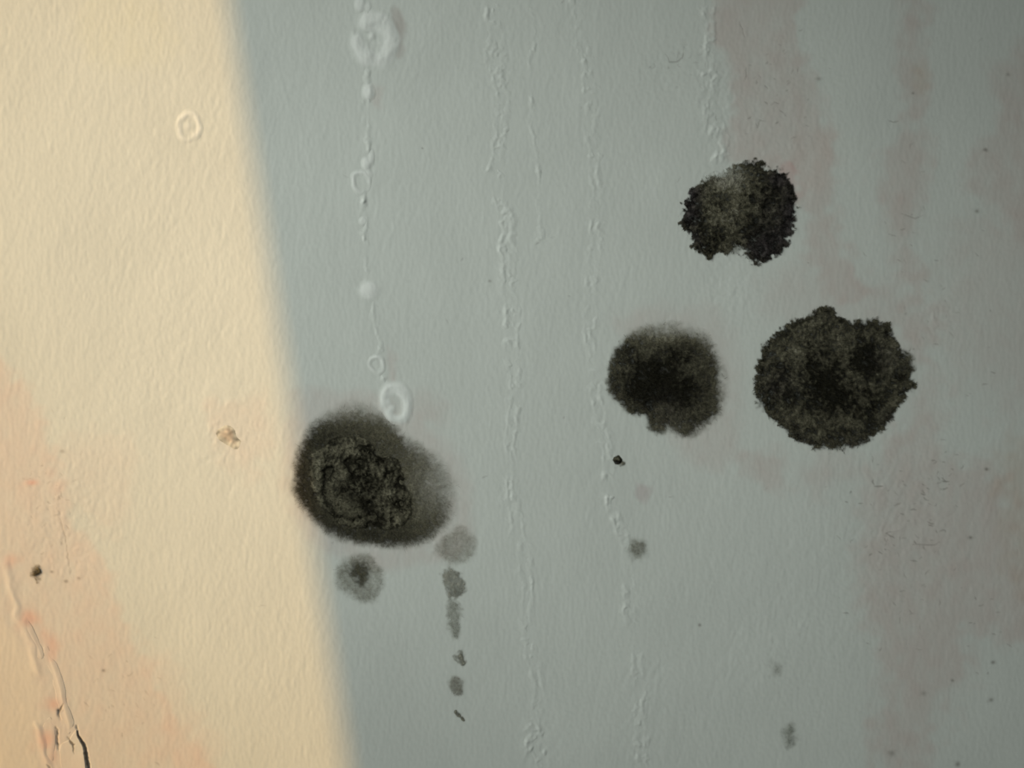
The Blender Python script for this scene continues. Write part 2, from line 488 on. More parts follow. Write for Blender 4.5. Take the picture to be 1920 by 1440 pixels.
# the window beside the wall, out of view: its frame and an added cloth blocker, its edge slanted to throw the shade
WX = -0.47
win = bpy.data.objects.new('window_1', None); COL.objects.link(win); tag(win, kind='structure')
box('window_frame', (WX - 0.04, -0.03, -0.70), (WX, -0.004, 0.75), MAT_FRAME, win)
box('window_frame', (WX - 0.04, -0.56, 0.70), (WX, -0.031, 0.75), MAT_FRAME, win)
box('window_frame', (WX - 0.04, -0.56, -0.70), (WX, -0.031, -0.65), MAT_FRAME, win)
def back_to_window(px, py):
    x, z = to_wall(px, py)
    t = (x - WX) / SUN_DIR[0]
    return -SUN_DIR[1] * t, z - SUN_DIR[2] * t
ya, za = back_to_window(424, 0)
yb, zb = back_to_window(650, 1440)
rows, cols = 60, 80
cv = []
for i in range(rows):
    z = 0.69 - i / (rows - 1) * 1.33
    ye = ya + (yb - ya) * (z - za) / (zb - za)
    for j in range(cols):
        t = j / (cols - 1)
        y = ye + t * (-0.57 - ye)
        cv.append((WX + 0.012 * math.sin(t * 34) * min(1, t * 8), y, z))
cur = mesh_obj('shade_blocker', cv, grid_faces(rows, cols), MAT_BLOCKER, win)
sm = cur.modifiers.new('thickness', 'SOLIDIFY'); sm.thickness = 0.002

# ------------------------------------------------------------------ mould
DARK = np.array([0.016, 0.015, 0.010])
OLIVE = np.array([0.150, 0.141, 0.098])
PALE = np.array([0.34, 0.33, 0.27])
VIOLET = np.array([0.046, 0.040, 0.040])
GREY = np.array([0.20, 0.19, 0.175])

def pigment(t):
    """0 = black, 1 = olive, 2 = pale"""
    t = np.clip(t, 0, 2)[..., None]
    return np.where(t < 1, DARK + (OLIVE - DARK) * t, OLIVE + (PALE - OLIVE) * (t - 1))

def blobs(lst, px, py):
    v = np.zeros(np.shape(px))
    for b in lst:
        x, y, r, a = b[:4]
        ry = b[4] if len(b) > 4 else r
        v += a * np.exp(-((px - x) / r) ** 2 - ((py - y) / ry) ** 2)
    return v

class Colony:
    def __init__(s, poly, soft, soft_spots=(), wob=(2, 2), tone=0.6, tones=(), violet=(), height=0.9, peak=1.0, grain=0.25, rim=0.0, hmod=None, base=None, thin=(), tint=None, edge_tone=0.0):
        s.poly = smooth_poly(poly, 5)
        s.soft, s.soft_spots, s.wob = soft, soft_spots, wob
        s.tone, s.tones, s.violet = tone, tones, violet
        s.base, s.thin = base, thin
        s.height, s.peak, s.grain, s.rim, s.hmod, s.tint, s.edge_tone = height, peak, grain, rim, hmod, tint, edge_tone
        xs = [p[0] for p in s.poly]; ys = [p[1] for p in s.poly]
        s.cx, s.cy = sum(xs) / len(xs), sum(ys) / len(ys)
        s.R = 0.25 * (max(xs) - min(xs) + max(ys) - min(ys))
        m = soft * 1.3 + 14 + max([b[3] for b in soft_spots], default=0)
        s.bbox = (min(xs) - m, min(ys) - m, max(xs) + m, max(ys) + m)
    def sd(s, px, py):
        return sdpoly(s.poly, px, py) + s.wob[0] * (samp(N_ROUND, px, py) + .2 * samp(N_TINY, px, py)) + s.wob[1] * samp(N_EDGE, px, py)
    def softness(s, px, py):
        return s.soft + np.clip(blobs(s.soft_spots, px, py), 0, None)
    def cover(s, px, py, sd=None):
        sd = s.sd(px, py) if sd is None else sd
        w = s.softness(px, py)
        return s.peak * sstep(-w, w, sd) * np.clip(1 - blobs(s.thin, px, py), .1, 1)
    def toneval(s, px, py, sd=None):
        sd = s.sd(px, py) if sd is None else sd
        t = s.tone + blobs(s.tones, px, py) + s.rim * np.exp(-(sd / 10.0) ** 2)
        t = t + s.edge_tone * sstep(0.35, -0.8, sd / s.softness(px, py))
        return t + s.grain * (0.6 * samp(N_ROUND, px, py) + 0.5 * samp(N_TINY, px, py) + 0.5 * samp(N_EDGE, px, py))
    def colour(s, px, py, sd=None):
        c = pigment(s.toneval(px, py, sd))
        if s.tint is not None:
            c = c * np.array(s.tint)
        v = np.clip(blobs(s.violet, px, py), 0, 1)[..., None]
        lum = np.clip(1 + 0.5 * samp(N_ROUND, px, py), .3, 2)[..., None]
        return c * (1 - v) + VIOLET * lum * v
    def relief(s, px, py, sd=None):
        sd = s.sd(px, py) if sd is None else sd
        w = s.softness(px, py)
        q = np.clip((sd + w * .6) / (s.R * 0.8), 0, 1)
        h = s.height * q * q * (3 - 2 * q)
        h = h + s.height * q ** .5 * (0.05 * samp(N_ROUND, px, py) + 0.06 * samp(N_EDGE, px, py)) + 0.03
        if s.base is not None:
            h = h + s.base.relief(px, py)
        if s.hmod is not None:
            h = h + s.hmod(px, py)
        return np.maximum(h, 0.045)

def blades(name, pts, tips, width, colb, colt, mat, parent, cover=1.0, seed=0):
    """fine mould threads: bent blades, three triangles each. pts, tips (n,3)"""
    n = len(pts)
    r = np.random.default_rng(seed)
    d = tips - pts
    side = np.cross(d, r.standard_normal((n, 3)))
    side /= np.linalg.norm(side, axis=1)[:, None] + 1e-12
    L = np.linalg.norm(d, axis=1)[:, None]
    mid = pts + d * 0.55 + r.standard_normal((n, 3)) * L * 0.12
    w = np.asarray(width).reshape(-1, 1)
    V = np.stack([pts - side * w, pts + side * w, mid - side * w * .7, mid + side * w * .7, tips], 1).reshape(-1, 3)
    b = np.arange(n)[:, None] * 5
    f = np.concatenate([b + np.array([0, 1, 3]), b + np.array([0, 3, 2]), b + np.array([2, 3, 4])], 0)
    C = np.stack([colb, colb, (colb + colt) / 2, (colb + colt) / 2, colt], 1).reshape(-1, 3)
    cv = np.repeat(np.broadcast_to(np.asarray(cover, float), (n,)), 5)
    o = mesh_obj(name, V, f, mat, parent, {'pigment': ('FLOAT_COLOR', C), 'cover': ('FLOAT', cv)}, smooth=False, origin=np.array(parent.location))
    tag(o, kind='stuff')
    return o

def threads(col, parent, n, length, width, seed, lift=0.6, spread=0.8, name='mould_threads', weight=None, cov=1.0, dark=1.0):
    r = np.random.default_rng(seed)
    got, tot = [], 0
    while tot < n:
        px = r.uniform(col.bbox[0], col.bbox[2], n * 3)
        py = r.uniform(col.bbox[1], col.bbox[3], n * 3)
        sd = col.sd(px, py)
        p = col.cover(px, py, sd) ** 2
        if weight is not None:
            p = p * weight(px, py, sd)
        k = r.random(len(px)) < p
        got.append(np.stack([px[k], py[k]], 1)); tot += k.sum()
    g = np.concatenate(got)[:n]
    px, py = g[:, 0], g[:, 1]
    sd = col.sd(px, py)
    h = np.clip(col.relief(px, py, sd), 0, None)
    x, z = to_wall(px, py)
    base = np.stack([x, -(wall_h(px, py) + h) * 1e-3 + 2e-5, z], 1)
    ox, oy = px - col.cx, py - col.cy
    rr = np.hypot(ox, oy) + 1e-6
    out = np.stack([ox / rr, np.zeros(n), -oy / rr], 1)
    rnd = r.standard_normal((n, 3)); rnd[:, 1] = -np.abs(rnd[:, 1])
    edge = sstep(col.R * 0.7, 0, sd)[:, None]
    dr = out * (0.25 + 0.6 * edge) + rnd * np.array([spread, 0.5, spread]) + np.array([0, -lift, 0]) * (1.2 - edge)
    dr /= np.linalg.norm(dr, axis=1)[:, None]
    L = length * S * r.uniform(0.4, 1.3, n)[:, None]
    tip = base + dr * L
    tip[:, 1] = np.minimum(tip[:, 1], -(wall_h(px, py) + 0.03) * 1e-3)
    c = col.colour(px, py, sd) * dark * r.uniform(0.65, 1.5, n)[:, None]
    return blades(name, base, tip, width * S * r.uniform(.6, 1.3, n), c * .9, c * 1.25, MAT_MOULD, parent, cov, seed)

def felt(col, parent, step=1.5, name='mould_felt', cut=0.015):
    def fn(px, py):
        sd = col.sd(px, py)
        cv = col.cover(px, py, sd)
        return col.relief(px, py, sd), cv > cut
    def at(px, py, h):
        sd = col.sd(px, py)
        cv = col.cover(px, py, sd) * np.clip(1 + 0.12 * samp(N_TINY, px, py) + .1 * samp(N_ROUND, px, py), 0, 1.3)
        return {'pigment': ('FLOAT_COLOR', col.colour(px, py, sd)), 'cover': ('FLOAT', np.clip(cv, 0, 1))}
    return patch(name, col.bbox, step, fn, MAT_MOULD, parent, at, origin=np.array(parent.location))

def Z(pts, ox, oy, sc):
    return [(ox + a / sc, oy + b / sc) for a, b in pts]

# --- colony A: big, haloed, with a ringed crust
zA = lambda *p: Z(p, 520, 720, 4.8)
def bA(lst): return [(520 + b[0] / 4.8, 720 + b[1] / 4.8, b[2] / 4.8, b[3]) + tuple(c / 4.8 for c in b[4:]) for b in lst]
A_out = Colony(zA((160, 880), (200, 620), (320, 400), (500, 290), (700, 240), (900, 300), (1060, 420), (1210, 540), (1390, 680),
                  (1510, 850), (1540, 1050), (1490, 1250), (1340, 1390), (1100, 1440), (800, 1420), (600, 1380), (420, 1290), (280, 1150), (190, 1020)),
               15, bA([(1450, 900, 300, 18), (700, 230, 350, 12)]), (0.6, 1.2), tone=0.34, thin=bA([(1430, 900, 190, .5, 330), (700, 260, 330, .30, 100), (1200, 560, 160, .3)]),
               tones=bA([(700, 260, 330, .70, 140), (1000, 480, 220, .5), (1300, 800, 250, .75), (1420, 1000, 200, .6), (1330, 1230, 220, .4), (300, 900, 260, -.12)]),
               height=0.75, grain=0.10, edge_tone=0.45)
mc = thing('mould_colony', 'large round black-olive mould colony with wide blurred halo and ringed knobbly crust', 'mould', A_out.cx, A_out.cy)
felt(A_out, mc, 1.6, 'halo_felt')
RC = (520 + 690 / 4.8, 720 + 960 / 4.8)
pitsA = bA([(820, 850, 55, 1), (830, 1110, 60, 1), (1100, 1090, 60, .9), (920, 690, 60, .9), (840, 1285, 40, 1), (1000, 790, 40, .8), (740, 700, 40, .8),
            (460, 800, 45, .7), (1060, 690, 40, .9), (940, 880, 30, .7), (830, 590, 45, .7), (630, 700, 40, .6), (1120, 880, 40, .6), (980, 1220, 50, .6), (590, 950, 30, .6)])
def ringA(px, py):
    dx, dy = px - RC[0], py - RC[1]
    r = np.hypot(dx, dy) * 4.8 + 14 * samp(N_EDGE, px, py)
    left = sstep(0.55, -0.5, np.cos(np.arctan2(dy, dx) - math.radians(-35)))      # rings clear on the lower left
    return r, left
def crust_h(px, py):
    r, left = ringA(px, py)
    band = np.exp(-((r - 185) / 48) ** 2) * left
    groove = np.exp(-((r - 262) / 26) ** 2) * left
    lump = np.clip(samp(N_EDGE, px, py) * 0.5 + samp(N_ROUND, px, py) * 0.55, -1.2, 1.6)
    outer = sstep(230, 300, r) + (1 - left)
    pit = np.clip(blobs(pitsA, px, py), 0, 1)
    return 0.28 * band - 0.35 * groove + 0.20 * lump * np.clip(outer, 0.12, 1) - 0.42 * pit + .35 - 0.15 * np.exp(-(r / 110) ** 2)
class Crust(Colony):
    def toneval(s, px, py, sd=None):
        sd = s.sd(px, py) if sd is None else sd
        r, left = ringA(px, py)
        lump = samp(N_EDGE, px, py) * 0.65 + samp(N_ROUND, px, py) * 0.35
        outer = np.clip(sstep(230, 300, r) + (1 - left), 0.15, 1)
        t = .50 + .30 * lump * outer + .16 * np.exp(-((r - 185) / 50) ** 2) * left - .42 * np.exp(-((r - 262) / 26) ** 2) * left
        t = t - .35 * np.exp(-(r / 105) ** 2) - .75 * np.clip(blobs(pitsA, px, py), 0, 1) - .28 * np.exp(-(sd / 3.5) ** 2)
        return t + .10 * samp(N_TINY, px, py)
A_cr = Crust(zA((285, 690), (340, 620), (410, 550), (500, 475), (650, 480), (760, 490), (850, 555), (900, 640), (1050, 680), (1120, 800), (1170, 950),
                (1200, 1100), (1140, 1250), (960, 1310), (780, 1300), (600, 1265), (450, 1150), (340, 970), (285, 800)),
             2.5, (), (0.9, 2.2), tone=.5, height=0.12, base=A_out, hmod=lambda a, b: crust_h(a, b) * sstep(-6, 9, sdpoly(A_cr.poly, a, b)) + 0.03)
felt(A_cr, mc, 1.15, 'ringed_crust')
threads(A_out, mc, 15000, 9, 0.26, 11, lift=.5, name='halo_threads', cov=.30, weight=lambda px, py, sd: sdpoly(A_cr.poly, px, py) < -2)
r_ = np.random.default_rng(5)
threads(A_cr, mc, 2500, 4, .45, 12, lift=1.0, name='crust_threads', weight=lambda px, py, sd: np.clip(0.4 + samp(N_ROUND, px, py), 0, 1))

# --- colony B: kidney with dark clumped fringe
def bB(lst): return [(1240 + b[0] / 6, 270 + b[1] / 6, b[2] / 6, b[3]) + tuple(c / 6 for c in b[4:]) for b in lst]
B = Colony(Z([(240, 850), (255, 720), (330, 590), (400, 480), (530, 400), (650, 370), (780, 310), (900, 230), (1000, 185), (1130, 200), (1200, 290),
              (1330, 310), (1430, 420), (1490, 540), (1495, 700), (1485, 850), (1470, 980), (1420, 1090), (1350, 1200), (1200, 1290), (1080, 1330),
              (980, 1270), (945, 1190), (880, 1170), (760, 1190), (640, 1230), (570, 1280), (490, 1230), (380, 1160), (340, 1040), (265, 940)], 1240, 270, 6),
           5.0, bB([(720, 330, 190, 16, 90), (840, 1200, 120, 10)]), (3.6, 1.0), tone=.46, thin=bB([(720, 320, 230, .45, 90), (840, 1190, 90, .3, 60)]),
           tones=bB([(700, 400, 260, .75, 110), (850, 430, 200, .35), (650, 620, 220, .3), (800, 1000, 230, .22), (640, 800, 130, .25), (430, 900, 90, -.45, 260), (1060, 1020, 130, -.75, 160),
                     (1200, 1180, 190, -.6), (1420, 620, 90, -.55, 330), (1060, 640, 160, -.3), (1300, 480, 110, -.35), (540, 1150, 120, -.35), (300, 750, 80, -.35, 220), (1030, 230, 100, -.2)]),
           violet=bB([(340, 560, 130, .9, 120), (310, 800, 100, .8, 170), (1310, 380, 120, .9, 110), (1300, 1080, 200, .75), (1080, 1240, 170, .6), (1450, 760, 90, .8, 260), (1250, 760, 180, .35), (380, 1080, 80, .5)]),
           height=1.0, grain=.30)
mb = thing('mould_colony', 'kidney-shaped mould patch, uppermost of the group, with notch below and black clumped fringe', 'mould', B.cx, B.cy)
felt(B, mb, 1.3)
threads(B, mb, 11000, 6, .36, 21, lift=.8, cov=.7)
threads(B, mb, 5000, 5, .45, 22, lift=.3, cov=.8, name='fringe_clumps', dark=.8, weight=lambda px, py, sd: (np.abs(sd) < 9) * np.clip(.3 + .6 * samp(N_EDGE, px, py), 0, 1))

# --- colony C
kC = 1543 / 300
def bC(lst): return [(1100 + b[0] / kC, 580 + b[1] / kC, b[2] / kC, b[3]) + tuple(c / kC for c in b[4:]) for b in lst]
Cc = Colony(Z([(205, 690), (230, 540), (285, 400), (400, 270), (560, 205), (760, 185), (950, 200), (1100, 280), (1210, 400), (1265, 540), (1290, 720),
               (1290, 900), (1220, 1040), (1100, 1130), (960, 1210), (850, 1170), (780, 1140), (690, 1190), (590, 1130), (570, 1030), (430, 1000), (330, 910), (240, 810)], 1100, 580, kC),
            9, bC([(800, 180, 420, 13, 130), (1330, 750, 170, 13, 300), (1180, 300, 150, 10), (1100, 1180, 200, 8)]), (1.2, 1.6), tone=.40, thin=bC([(800, 190, 420, .4, 90), (1300, 720, 80, .4, 260), (780, 1160, 120, .3, 60)]),
            tones=bC([(620, 220, 300, .7, 100), (950, 220, 260, .7, 100), (640, 350, 120, .25), (1180, 400, 120, .4), (1300, 800, 70, .5, 200), (900, 850, 160, -.5), (560, 700, 230, -.5), (740, 660, 200, -.4),
                      (560, 840, 100, -.25), (720, 960, 90, .35), (900, 1060, 140, .22), (1060, 900, 120, .1), (680, 1110, 90, .2), (880, 380, 120, -.25), (420, 400, 90, -.1)]),
            violet=bC([(780, 1000, 160, .25)]), height=1.1, grain=.17, edge_tone=.35)
mcc = thing('mould_colony', 'middle-sized round mould colony with near-black centre and fuzzy pale-olive upper rim', 'mould', Cc.cx, Cc.cy)
felt(Cc, mcc, 1.4)
threads(Cc, mcc, 12000, 8, .30, 31, lift=.7, cov=.5)

# --- colony D
def bD(lst): return [(1380 + b[0] / 4.5, 550 + b[1] / 4.5, b[2] / 4.5, b[3]) + tuple(c / 4.5 for c in b[4:]) for b in lst]
Dd = Colony(Z([(175, 700), (210, 520), (300, 370), (440, 260), (610, 215), (680, 145), (800, 120), (870, 190), (960, 235), (1090, 220), (1230, 250),
               (1320, 340), (1390, 460), (1465, 520), (1490, 620), (1470, 710), (1500, 780), (1400, 880), (1330, 1000), (1270, 1090), (1170, 1190), (1080, 1260),
               (900, 1290), (720, 1290), (560, 1260), (460, 1200), (400, 1120), (300, 1050), (210, 950), (170, 820)], 1380, 550, 4.5),
            5.5, bD([(1500, 560, 110, 7), (850, 1330, 280, 5, 90), (180, 880, 120, 4)]), (2.4, 1.2), tone=.40,
            tones=bD([(1110, 620, 95, -.75), (1080, 460, 70, -.5), (760, 730, 110, -.75), (610, 640, 80, -.6), (880, 900, 140, -.55), (700, 830, 120, -.45), (390, 700, 120, -.3), (400, 880, 120, -.3),
                      (1030, 560, 80, -.35), (800, 1080, 260, .2, 60), (710, 640, 26, .5), (730, 820, 30, .35), (620, 450, 160, .10), (1250, 520, 120, .05), (1100, 950, 120, -.3), (1000, 730, 90, .1), (1480, 550, 60, .45), (1320, 700, 60, .15, 160)]),
            violet=bD([(1080, 1290, 130, .5, 60), (560, 1270, 80, .35), (360, 780, 130, .25), (1260, 540, 130, .25), (1290, 1050, 60, .5)]), height=1.3, grain=.27)
def ringD(px, py):
    r = np.hypot(px - (1380 + 830 / 4.5), py - (550 + 740 / 4.5)) + 4 * samp(N_EDGE, px, py)
    return .07 * np.cos(r / 68 * 2 * np.pi) * sstep(130, 80, r)
Dd.hmod = ringD
md = thing('mould_colony', 'largest dark colony right of centre, broad black-green disc with ragged edge and faint rings', 'mould', Dd.cx, Dd.cy)
felt(Dd, md, 1.5)
threads(Dd, md, 18000, 6, .38, 41, lift=.8, cov=.65)
threads(Dd, md, 4000, 5, .45, 42, lift=.3, cov=.8, name='fringe_clumps', dark=.8, weight=lambda px, py, sd: (np.abs(sd) < 8) * np.clip(.3 + .6 * samp(N_EDGE, px, py), 0, 1))

# --- small spots
def oval(x, y, rx, ry, n=10, rot=0.0, seed=0, jit=.12):
    r = np.random.default_rng(seed + int(x * 7 + y))
    out = []
    for k in range(n):
        a = 2 * math.pi * k / n
        q = 1 + r.uniform(-jit, jit)
        u, v = rx * q * math.cos(a), ry * q * math.sin(a)
        out.append((x + u * math.cos(rot) - v * math.sin(rot), y + u * math.sin(rot) + v * math.cos(rot)))
    return out

SPOTS = 'small mould spots'
def spot(label, col, n, length, width, seed, step=1.2, cov=.6, group=None, name='mould_spot'):
    t = thing(name, label, 'mould', col.cx, col.cy, group)
    felt(col, t, step)
    if n:
        threads(col, t, int(n * .25), length, width * .8, seed, cov=cov * .5)
    return t

s1 = Colony(Z([(250, 370), (320, 290), (440, 280), (520, 360), (540, 450), (510, 540), (430, 580), (320, 530), (260, 460)], 560, 960, 1371 / 400), 10, (), (.8, 1.5), tone=1.6,
            tones=[(668, 1072, 20, -.9), (676, 1090, 9, -.5, 14), (700, 1092, 14, .35), (645, 1078, 9, -.3)], height=.25, peak=.42, grain=.06, thin=[(704, 1090, 14, .3)])
spot('small round mould spot with dark centre, just below the big haloed colony', s1, 2600, 7, .32, 51, group=SPOTS)
s1c = Colony(Z([(345, 350), (385, 330), (440, 360), (430, 410), (410, 465), (385, 460), (370, 420), (330, 400)], 560, 960, 1371 / 400), 9, (), (.8, 1.4), tone=.5, height=.05, peak=.72, grain=.1, base=s1)
felt(s1c, bpy.data.objects['mould_spot'], 1.2, 'dark_centre')
s2 = Colony(Z([(890, 230), (930, 140), (1040, 110), (1120, 170), (1130, 270), (1050, 330), (940, 310)], 560, 960, 1371 / 400), 10, (), (1, 2), tone=1.7,
            tones=[(835, 1022, 18, -.45)], height=.2, peak=.33, grain=.05, tint=(1, .93, .90))
spot('faint brownish mould smudge touching the lower right of the big haloed colony', s2, 1500, 7, .28, 52, cov=.4, group=SPOTS)
s3 = Colony(Z([(930, 400), (1000, 375), (1050, 410), (1065, 500), (1040, 550), (1000, 560), (950, 500)], 560, 960, 1371 / 400), 5, (), (1.5, 2.5), tone=1.25,
            tones=[(846, 1088, 4, -.8), (862, 1105, 6, -.6), (855, 1112, 6, -.5), (842, 1078, 5, -.5), (858, 1078, 4, -.6)], height=.18, peak=.48, grain=.4)
spot('speckled brown mould spot, topmost of the short chain hanging beneath the faint smudge', s3, 900, 4, .35, 53, group=SPOTS)
s4 = Colony(Z([(950, 590), (990, 565), (1035, 590), (1030, 700), (1030, 800), (985, 800), (965, 700)], 560, 960, 1371 / 400), 6, (), (1.2, 1.5), tone=1.3,
            tones=[(846, 1140, 14, -.2), (856, 1178, 10, -.2)], height=.15, peak=.34, grain=.06, tint=(.97, 1, .96))
spot('long narrow grey mould smear in the chain, just under the speckled spot', s4, 900, 5, .3, 54, group=SPOTS)
s5 = Colony(Z([(1010, 930), (1045, 895), (1065, 960), (1050, 985)], 560, 960, 1371 / 400), 4, (), (1.5, 1.5), tone=1.1, height=.18, peak=.6, grain=.4)
spot('tiny dark wedge of mould in the chain, under the long smear', s5, 160, 4, .35, 55, group=SPOTS)
s6 = Colony(Z([(960, 1090), (1000, 1060), (1045, 1090), (1050, 1160), (1010, 1160), (970, 1120)], 560, 960, 1371 / 400), 7, (), (1, 1.5), tone=1.1, height=.15, peak=.45, grain=.08, tint=(1, .92, .88))
spot('round brown mould fleck near the bottom of the spot chain', s6, 500, 5, .3, 56, group=SPOTS)
s7 = Colony(Z([(1005, 1285), (1030, 1290), (1062, 1340), (1040, 1325)], 560, 960, 1371 / 400), 2, (), (1, .6), tone=.7, height=.15, peak=.7, grain=.5)
spot('thin black slanting dash of mould, lowest in the chain', s7, 80, 4, .35, 57, group=SPOTS)
s8 = Colony(oval(1158, 863, 8.5, 8, 9, seed=3), 1.6, (), (.3, .3), tone=.12, tones=[(1157, 861, 2.5, .5)], height=.55, grain=.35)
t8 = spot('tiny glossy black bead of mould on bare paint below the middle-sized colony', s8, 400, 4, .4, 58, .8, group=SPOTS, cov=1)
s8b = Colony(oval(1168, 868, 6, 5, 8, rot=.5), 3, (), (1, 1), tone=1.3, height=.2, peak=.75, grain=.2)
felt(s8b, t8, 1.0, 'olive_side')
s9 = Colony(oval(1196, 1029, 15, 17, 9, seed=5), 10, (), (.8, 1.5), tone=1.2, height=.15, peak=.45, grain=.06)
spot('soft grey round mould spot standing alone below the pink fleck', s9, 700, 6, .28, 59, group=SPOTS, cov=.4)
s10 = Colony(oval(1479, 1380, 10, 18, 9, seed=6), 9, (), (1, 3), tone=1.0, height=.12, peak=.36, grain=.1, tint=(.9, 1, .95))
spot('faint upright dark mould smudge at the lower edge, right of centre', s10, 400, 6, .28, 60, group=SPOTS, cov=.35)
s11 = Colony(oval(1455, 1257, 10, 10, 8, seed=7), 11, (), (1, 4), tone=1.3, height=.15, peak=.30, grain=.2)
spot('very faint grey mould speck above the upright smudge at the lower edge', s11, 120, 5, .28, 61, group=SPOTS, cov=.3)
s12 = Colony(oval(70, 1074, 9, 11, 9, rot=.4, seed=8), 6, (), (1.5, 2.5), tone=.9, tones=[(70, 1075, 7, -.5)], height=.3, peak=.85, grain=.3, tint=(1.1, .95, .75))
spot('small dark brown mould spot on the sunlit pink paint', s12, 500, 8, .35, 62, group=SPOTS, cov=.7)

# --- a brown crumb of dirt on the sunlit paint
def crumb_fn(px, py):
    s = sdpoly(smooth_poly([(412, 812), (422, 800), (434, 806), (438, 820), (450, 828), (444, 842), (432, 836), (418, 826)], 4), px, py) + 1.6 * samp(N_EDGE, px, py)
    h = .02 + .13 * sstep(-3, 9, s) * (1 + .35 * samp(N_EDGE, px, py)) - .06 * (s < -4)
    return h, s > -6
def crumb_at(px, py, h):
    s = np.clip(h / .16, 0, 1)[:, None]
    k = (0.85 + .3 * samp(N_ROUND, px, py) * .5)[:, None]
    return {'paint': ('FLOAT_COLOR', (BASE * np.array([1.0, .94, .86]) * (1 - s) + np.array([.59, .51, .41]) * s) * k)}
oc = patch('dirt_crumb', (400, 788, 462, 854), 1.1, crumb_fn, MAT_SALT, None, crumb_at, origin=(*[float(to_wall(430, 820)[0]), 0.0], float(to_wall(430, 820)[1])))
tag(oc, 'crusty light brown dirt crumb on sunlit cream paint left of the shadow edge', 'dirt')

# ------------------------------------------------------------------ salt blooms, blisters and drip trails
def salt_attr(col=(0.79, 0.82, 0.78), k=0.25):
    """crust takes the paint's colour, whiter where it stands up"""
    def f(px, py, h):
        b = np.stack([samp(PAINT[..., c], px, py) for c in range(3)], -1)
        m = sstep(0.0, k, h)[:, None]
        return {'paint': ('FLOAT_COLOR', b * (1 - m) + np.array(col) * m)}
    return f

def patch_thing(name, label, cat, bbox, step, fn, c, group=None, af=None):
    x, z = to_wall(*c)
    o = patch(name, bbox, step, fn, MAT_SALT, None, af or salt_attr(), origin=(float(x), 0.0, float(z)))
    tag(o, label, cat, group)
    return o

def ring_fn(x, y, rx, ry, w, H, gaps=(), knob=None, floor=-.02, rot=0.0):
    def fn(px, py):
        u, v = px - x, py - y
        u, v = u * math.cos(rot) + v * math.sin(rot), -u * math.sin(rot) + v * math.cos(rot)
        a = np.arctan2(v, u)
        q = np.hypot(u / rx, v / ry)
        R = .5 * (rx + ry)
        d = (q - 1) * R + 1.6 * samp(N_EDGE, px, py)
        amp = np.ones(px.shape)
        for (ga, gw, gd) in gaps:
            dd = np.angle(np.exp(1j * (a - math.radians(ga))))
            amp -= gd * np.exp(-(dd / math.radians(gw)) ** 2)
        h = H * np.clip(amp, 0, 2) * np.exp(-(d / w) ** 2) * (1 + .025 * samp(N_ROUND, px, py) + .07 * samp(N_EDGE, px, py))
        if knob:
            for kx, ky, kr, kh in knob:
                h = h + kh * np.exp(-((px - kx) ** 2 + (py - ky) ** 2) / kr ** 2)
        h = h + floor
        return h, h > floor + .012
    return fn

BLOOM = 'salt blooms along the left drip trail'
patch_thing('salt_ring', 'large white broken salt ring at the top of the left drip trail', 'salt deposit', (640, 5, 770, 150), 1.1,
            ring_fn(703, 75, 31, 37, 13, .50, [(216, 20, .95), (150, 10, .1), (95, 14, .35), (250, 16, -.1)], [(697, 68, 6, .25), (686, 30, 7, .12), (712, 80, 6, .1)], rot=-.1), (703, 75), BLOOM)
patch_thing('salt_ring', 'white salt ring at the upper right rim of the big haloed mould colony', 'salt deposit', (695, 705, 800, 825), 1.1,
            ring_fn(742, 757, 22, 29, 9, .40, [(160, 24, .55), (100, 20, .35)], [(735, 765, 7, .22), (726, 720, 7, .12), (728, 755, 6, .15)], rot=-.15), (745, 757), BLOOM)
patch_thing('salt_ring', 'thin small salt ring below the double lump on the left drip trail', 'salt deposit', (640, 305, 720, 385), 1.0,
            ring_fn(676, 342, 15, 19, 4.5, .22, [(60, 40, .6), (20, 20, .3)], None), (676, 342), BLOOM)
patch_thing('salt_ring', 'tiny thin salt ring just above the one at the haloed colony', 'salt deposit', (680, 655, 740, 715), 1.0,
            ring_fn(707, 683, 11, 14, 4.5, .22, [(180, 30, .4), (90, 30, .4)], [(716, 655, 5, .15)]), (707, 683), BLOOM)
patch_thing('paint_blister', 'small round paint blister on the sunlit cream wall, upper left', 'blister', (318, 195, 395, 285), 1.0,
            ring_fn(355, 237, 20, 24, 5.5, .20, [(190, 25, .2), (80, 25, .5)], [(353, 236, 8, .16), (345, 222, 5, .06), (362, 250, 6, .08)]), (355, 238), None)

def bump_fn(lst, floor=-.02):
    def fn(px, py):
        h = np.zeros(px.shape) + floor
        for x, y, rx, ry, H in lst:
            q = ((px - x) / rx) ** 2 + ((py - y) / ry) ** 2
            h += H * np.exp(-(q ** 1.5)) * (1 + .03 * samp(N_ROUND, px, py) + .05 * samp(N_EDGE, px, py))
        return h, h > floor + .01
    return fn
def bump(label, lst, group=BLOOM):
    x0 = min(b[0] - 2.2 * b[2] for b in lst); x1 = max(b[0] + 2.2 * b[2] for b in lst)
    y0 = min(b[1] - 2.2 * b[3] for b in lst); y1 = max(b[1] + 2.2 * b[3] for b in lst)
    return patch_thing('salt_lump', label, 'salt deposit', (x0, y0, x1, y1), 1.0, bump_fn(lst), (lst[0][0], lst[0][1]), group)
bump('white salt lump hanging directly beneath the large broken ring', [(690, 172, 10, 14, .38), (697, 176, 7, 9, .12)])
bump('double salt lump above the thin small ring on the left drip trail', [(687, 307, 8, 11, .38), (697, 295, 5, 14, .18), (692, 326, 7, 7, .22)])
bump('little salt lump in mid-trail, halfway between thin ring and large round lump', [(681, 415, 7, 8, .26)])
bump('large smooth round salt lump alone on the left drip trail', [(692, 545, 17, 16, .42)])
